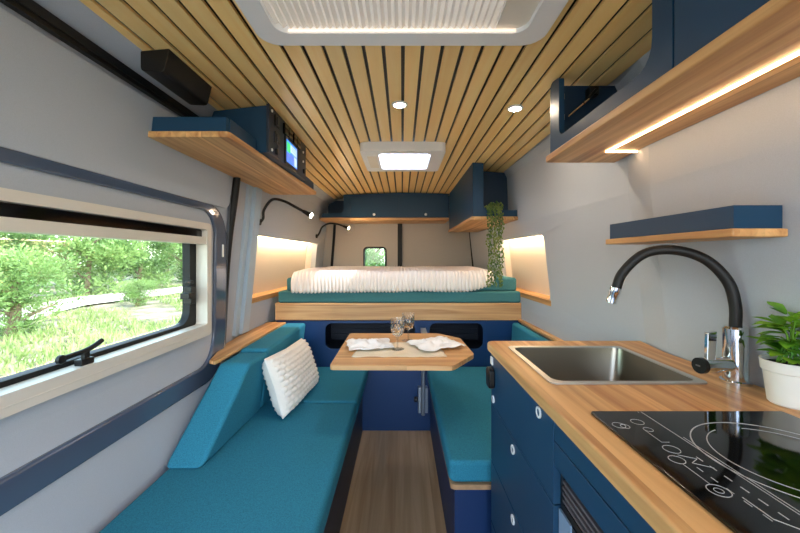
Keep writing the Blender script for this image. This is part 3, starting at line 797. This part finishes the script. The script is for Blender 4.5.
q = M().plate([(-.86,2.46),(.824,2.46),(.770,3.80),(-.84,3.80)], [], 'z', .882, .962)
tag(build('mattress', q, teal_bed, bevel=.014, seg=4), 'lower teal mattress lying on the bed board', 'mattress')
q = M().plate([(-.805,2.475),(.800,2.475),(.750,3.80),(-.805,3.80)], [], 'z', .963, 1.055)
tag(build('mattress', q, teal_bed, bevel=.016, seg=4), 'upper teal mattress beneath the white blanket', 'mattress')
# blanket: ribbed, draped over the front edge
def blank(u,v):
    x = -.765+1.40*u
    rib = .0085*abs(math.sin(u*PI*56))**.8
    L_ = v*1.28          # arc length from front hem
    edge = min(1, min(u,1-u)/.045)
    hgt = 1.068+.030*math.sqrt(max(0,edge*(2-edge)))+.010*noise.noise(Vector((x*3,v*4,0)))
    hem = .962-.011*abs(math.sin(u*PI*56))**.7+.012*noise.noise(Vector((x*4,0,3)))+.010*u + (.055*max(0,(u-.86)/.14)**1.5)
    drop = hgt-hem
    if L_ < drop:
        t = L_/drop
        y = 2.452-.004*math.sin(t*PI)+(.030*max(0,t-.7)/.3 if t>.7 else 0); z = hem+drop*t
        if t > .7: z = hem+drop*(.7+.3*math.sin((t-.7)/.3*PI/2))
        return (x+.02*(1-t)*math.sin(u*9)*.3, y-rib, z)
    s_ = (L_-drop)
    y = 2.482+s_*1.02
    zz = hgt+rib+.014*max(0,noise.noise(Vector((x*2.2,y*2.6,5)))) + .018*max(0,(u-.75)/.25)*max(0,1-abs(y-2.9)*1.2)
    return (x, y, zz)
bl = M().grid(blank, 560, 56)
bo = build('blanket', bl, blanket_mat, ang=180)
sd = bo.modifiers.new('Solidify','SOLIDIFY'); sd.thickness = .010; sd.offset = -1
tag(bo, 'white ribbed blanket spread over the bed', 'blanket')

# ================================================================ TABLE
tb = thing('table', (.02,1.85,.14), 'wooden table with clipped corners on a silver post', 'table')
TZ = .745
out = poly_round([(-.305,1.495),(.215,1.487),(.340,1.672),(.328,1.995),(.215,2.124),(-.312,2.124)],[.02,.02,.02,.02,.02,.02])
build('table_top', M().plate(out, [], 'z', TZ-.022, TZ), wood_x, tb, bevel=.003)
build('leg', M().tube([(.142,2.385,.14),(.142,2.385,.70)], .0125, 14).box(.125,.16,2.05,2.40,.700,.722), silver, tb)
q = M().box(.110,.128,2.40,2.452,.145,.315).box(.156,.174,2.40,2.452,.145,.315).box(.110,.174,2.43,2.452,.15,.31)
build('wall_bracket', q, silver, tb, bevel=.002)
build('clamp_knob', M().lathe([(.006,0),(.018,.004),(.018,.022),(.012,.026)],(.080,2.41,.235),14,'x'), black, tb)
# runner
def runner(u,v):
    x = -.215+.405*u; y = 1.615+.27*v
    x += .05*(v-.5)*(.5-u)*1.2
    return (x+.006*noise.noise(Vector((u*5,v*5,1))), y+.012*noise.noise(Vector((u*7,v*2,9))), TZ+.0035+.0022*noise.noise(Vector((u*12,v*12,2))))
ru = build('table_runner', M().grid(runner, 40, 26), linen, ang=180)
s_ = ru.modifiers.new('Solidify','SOLIDIFY'); s_.thickness = .002; s_.offset = -1
tag(ru, 'beige linen cloth spread on the table under napkins and glasses', 'table runner')
def napkin(cx, cy, ang, seed, lx, ly, label):
    rot = Matrix.Rotation(ang,3,'Z')
    def f(u,v):
        a, b = u-.5, v-.5
        n = noise.noise(Vector((u*4+seed,v*4,seed)))+.6*noise.noise(Vector((u*9,v*9,seed*2)))
        w_ = 1+.14*noise.noise(Vector((u*3,v*3,seed+8)))
        p = rot@Vector((a*lx*w_, b*ly*w_, 0)); rise = max(0,1-max(abs(a),abs(b))*1.6)
        return (cx+p.x, cy+p.y, TZ+.0115+.017*rise*(1+n*1.1)+.006*max(-.6,n)+.008*abs(math.sin(u*7+v*5+seed))*rise)
    o = build('napkin', M().grid(f, 30, 30), napkin_mat, ang=180)
    s_ = o.modifiers.new('Solidify','SOLIDIFY'); s_.thickness = .003; s_.offset = -1
    tag(o, label, 'napkin', 'white napkins on the table')
napkin(-.165,1.80,math.radians(14),1.0,.22,.19,'crumpled white napkin at the pillow side of the table')
napkin(.170,1.80,math.radians(24),4.7,.24,.19,'crumpled white napkin at the kitchen side of the table')
def goblet(loc, label):
    t = thing('wine_glass', loc, label, 'wine glass', 'cut crystal wine glasses on the table')
    x,y,z = loc
    def fac(prof): return M().lathe(prof, loc, 14)
    b = M(); prof = [(.008,.062),(.022,.070),(.031,.085),(.0345,.105),(.0335,.128),(.0330,.150),(.0312,.150),(.0318,.128),(.0325,.105),(.029,.087),(.020,.074),(.002,.070)]
    n = 28; 
    b.lathe(prof, loc, n)
    # cut facets: push alternate points of the outer bowl inwards
    k = 0
    for i,(r,h_) in enumerate(prof):
        for j in range(n):
            if 1 <= i <= 4 and (j+i)%2: 
                v = b.v[i*n+j]; v.x = x+(v.x-x)*.93; v.y = y+(v.y-y)*.93
    build('bowl', b, crystal, t, smooth=False)
    build('stem', M().lathe([(.0045,.008),(.0042,.03),(.0065,.038),(.0042,.046),(.007,.062)], loc, 12), thin_crystal, t)
    build('foot', M().lathe([(.033,.0008),(.033,.003),(.012,.006),(.005,.009)], loc, 24), thin_crystal, t)
    return t
g1 = goblet((-.022,1.735,TZ+.005), 'cut crystal wine glass standing nearer the front of the table')
dup(g1, (.034,1.925,TZ+.001), 'cut crystal wine glass standing farther back, behind the other glass')

# ================================================================ OUTSIDE
GZ = -.55
gm = bpy.data.materials.new('sandy_ground'); gm.use_nodes = True
nt = gm.node_tree; N = nt.nodes.new; L = nt.links.new
b = nt.nodes['Principled BSDF']; b.inputs['Roughness'].default_value = .95
tc = N('ShaderNodeTexCoord'); n1 = N('ShaderNodeTexNoise'); n1.inputs['Scale'].default_value = 1.3; n1.inputs['Detail'].default_value = 8
n1.inputs['Roughness'].default_value = .7
L(tc.outputs['Object'], n1.inputs['Vector'])
cr = N('ShaderNodeValToRGB'); e = cr.color_ramp.elements
e[0].position = .38; e[0].color = lin((86,80,62)); e[1].position = .62; e[1].color = lin((176,160,140))
k = e.new(.5); k.color = lin((134,122,98)); L(n1.outputs['Fac'], cr.inputs['Fac']); L(cr.outputs[0], b.inputs['Base Color'])
def gnd(u,v):
    x, y = -55+90*u, -30+90*v
    return (x,y,GZ+.05*noise.noise(Vector((x*.3,y*.3,0))) - (0.05 if -1.5<x<1.5 and -3<y<5 else 0))
struct(build('ground', M().grid(gnd, 60, 60), gm, origin=(0,0,GZ)), 'dry sandy ground outside the van', 'ground')
pth = M()
def path(u,v):
    t = -5+40*u; c_ = -11.3+.6*math.sin(t*.35)-.05*(t-10)
    return (c_+(v-.5)*(2.6+.6*math.sin(t*.9)), t, GZ+.075+.03*noise.noise(Vector((t,v*3,0))))
struct(build('path', pth.grid(path, 60, 6), mat('pale_sand',(206,194,182),.95,bump=(8,.4,.05),var=.08)), 'pale sand track running through the pines', 'path')
leafA = leafmat('pine_green', (74,100,52), (128,156,84), 1.1, .3)
leafB = leafmat('light_pine_green', (98,128,66), (152,174,104), 1.3, .3)
bark = mat('grey_brown_bark', (126,104,84), .9, bump=(12,1,.03))
def crown(seed, rx, ry, rz, n):
    r = random.Random(seed); m = M()
    cl = [Vector((r.gauss(0,.45)*rx, r.gauss(0,.45)*ry, (r.random()*.92+.06)*rz)) for _ in range(34)]
    for i in range(n):
        c_ = r.choice(cl); d = Vector((r.gauss(0,1),r.gauss(0,1),r.gauss(0,.8))).normalized()
        p = c_+d*(.34*r.random()**.5)*min(rx,rz)*.9
        ax = (d+Vector((r.uniform(-.5,.5),r.uniform(-.5,.5),.5))).normalized(); ln = r.uniform(.09,.24)*(1 if rx>1.2 else .45); sd = ax.orthogonal().normalized()
        sd = Matrix.Rotation(r.uniform(0,6.28),3,ax)@sd
        w_ = ln*.16
        m.add([p-sd*w_, p+ax*ln*.5+sd*w_*1.2, p+ax*ln, p+ax*ln*.45-sd*w_*1.6], [(0,1,2,3)])
    return m
def make_tree(loc, seed, rx, ry, rz, n, m_, label, name='pine_tree', z0=.2):
    t = thing(name, loc, label, 'tree' if 'tree' in name else 'bush')
    q = crown(seed, rx, ry, rz, n); q.warp(lambda p: p+Vector(loc)+Vector((0,0,z0)))
    build('foliage', q, m_, t, smooth=False)
    r = random.Random(seed); tk = M(); L0 = Vector(loc)
    tk.tube([L0+Vector((0,0,-.05)), L0+Vector((.08,.05,rz*.35)), L0+Vector((-.05,.1,rz*.75))], [.12,.09,.04], 8)
    for k in range(5):
        a = r.uniform(0,6.28); h0 = rz*(.15+.12*k)
        tk.tube([L0+Vector((.04,.03,h0)), L0+Vector((math.cos(a)*rx*.4,math.sin(a)*ry*.4,h0+rz*.12)), L0+Vector((math.cos(a)*rx*.8,math.sin(a)*ry*.8,h0+rz*.22))], [.05,.035,.012], 6)
    build('trunk', tk, bark, t)
    return t
pA = make_tree((-14.6,12.2,GZ), 11, 1.8,1.8,4.6, 9000, leafA, 'dense green pine beyond the sand track, farthest forward through the door window', z0=.1)
pB = make_tree((-14.2,16.0,GZ), 12, 1.8,1.8,4.4, 9000, leafB, 'light green pine beyond the sand track, second along from the front of the van', z0=.1)
dup(pA, (-14.8,20.0,GZ), 'dense green pine beyond the sand track, third along from the front of the van')
dup(pB, (-14.6,24.2,GZ), 'light green pine beyond the sand track, fourth along and close to the window latch')
dup(pB, (-20.6,15.2,GZ+.2), 'tall pine in the second row showing in the gap between the first two pines').scale = (1.3,1.3,1.35)
dup(pA, (-21.0,20.6,GZ+.2), 'tall pine in the second row showing in the gap between second and third pines').scale = (1.3,1.3,1.3)
dup(pA, (-20.8,26.4,GZ+.2), 'tall pine in the second row showing between third and fourth pines').scale = (1.3,1.3,1.3)
dup(pB, (-21.5,32.5,GZ+.2), 'tall pine in the second row at the latch end of the door window').scale = (1.3,1.3,1.4)
b1 = make_tree((-8.6,7.8,GZ), 21, .95,.95,1.75, 9000, leafB, 'leafy bush this side of the sand track at the front end of the window', 'bush', .05)
dup(b1, (-9.4,12.6,GZ), 'small bush this side of the sand track in the middle of the window').scale = (.62,.62,.5)
dup(b1, (-13.0,10.6,GZ), 'wide low bush at the far edge of the sand track').scale = (1.2,1.2,1.1)
dup(pA, (-1.2,14.0,GZ), 'green pine standing behind the van, seen in the rear window')
dup(pB, (-3.6,17.0,GZ), 'light pine farther behind the van, seen in the rear window')
gr = M(); rg_ = random.Random(5)
for i in range(15000):
    x = -rg_.uniform(3.0,15.5); y = rg_.uniform(.6,1.9)*abs(x)
    den = noise.noise(Vector((x*.45,y*.45,2)))
    c_ = -11.3+.6*math.sin(y*.35)-.05*(y-10)
    if abs(x-c_) < 1.35 or den < -.12: continue
    hgt = rg_.uniform(.06,.22); a = rg_.uniform(0,6.28); w_ = .012+.02*rg_.random()
    p = Vector((x,y,GZ+.02)); s = Vector((math.cos(a),math.sin(a),0))*w_; tp0 = p+Vector((rg_.uniform(-.1,.1),rg_.uniform(-.1,.1),hgt))
    gr.add([p-s,p+s,tp0],[(0,1,2)])
tag(build('grass', gr, leafmat('meadow_grass',(118,138,72),(176,182,120),.8,.3), smooth=False, origin=(-7,8,GZ)), 'sparse green grass growing on the sandy ground outside', 'grass', kind='stuff')

# ================================================================ LIGHT
wd = bpy.data.worlds.new('World'); SC.world = wd; wd.use_nodes = True
nt = wd.node_tree; bg = nt.nodes['Background']
sky = nt.nodes.new('ShaderNodeTexSky'); sky.sky_type = 'NISHITA'; sky.sun_disc = False; sky.sun_elevation = math.radians(52); sky.sun_rotation = math.radians(120)
hs = nt.nodes.new('ShaderNodeHueSaturation'); hs.inputs['Saturation'].default_value = .75
nt.links.new(sky.outputs[0], hs.inputs['Color']); nt.links.new(hs.outputs[0], bg.inputs['Color'])
bg.inputs['Strength'].default_value = .55
sl = bpy.data.lights.new('sun', 'SUN'); sl.energy = 2.7; sl.angle = math.radians(.8); sl.color = (1,.97,.93)
so = bpy.data.objects.new('sun', sl); COL.objects.link(so)
so.rotation_euler = Vector((-.62,.22,-.95)).to_track_quat('-Z','Y').to_euler(); so.location = (5,-3,8)
def portal(name, loc, direc, sx, sy):
    l = bpy.data.lights.new(name,'AREA'); l.shape = 'RECTANGLE'; l.size = sx; l.size_y = sy; l.cycles.is_portal = True
    o = bpy.data.objects.new(name, l); COL.objects.link(o); o.location = loc
    o.rotation_euler = Vector(direc).to_track_quat('-Z','Z').to_euler()
portal('windscreen_daylight', (0,Y0-.02,.92), (0,1,0), 1.8, 1.84)
portal('door_window_daylight', (-.99,1.0,1.1), (1,0,0), 1.2, .45)
portal('roof_hatch_daylight', (0,.61,1.93), (0,0,-1), .68, .70)
portal('rear_hatch_daylight', (0,2.2,1.93), (0,0,-1), .44, .46)

# ================================================================ CAMERA
cam = bpy.data.cameras.new('camera'); co = bpy.data.objects.new('camera', cam); COL.objects.link(co)
co.location = (0,0,1.2); co.rotation_euler = (PI/2,0,0)
cam.sensor_width = 36; cam.lens = 16; cam.shift_x = -2/800; cam.shift_y = -9.5/800; cam.clip_start = .01; cam.clip_end = 300
SC.camera = co
for o in COL.objects:
    if '_w' in o: del o['_w']
vs = SC.view_settings; vs.view_transform = 'Standard'; vs.look = 'None'; vs.gamma = 1; vs.use_curve_mapping = False
vs.exposure = 1.72
SC.cycles.max_bounces = 10; SC.cycles.diffuse_bounces = 6; SC.cycles.transparent_max_bounces = 12
SC.cycles.sample_clamp_indirect = 6
SC.cycles.use_denoising = True
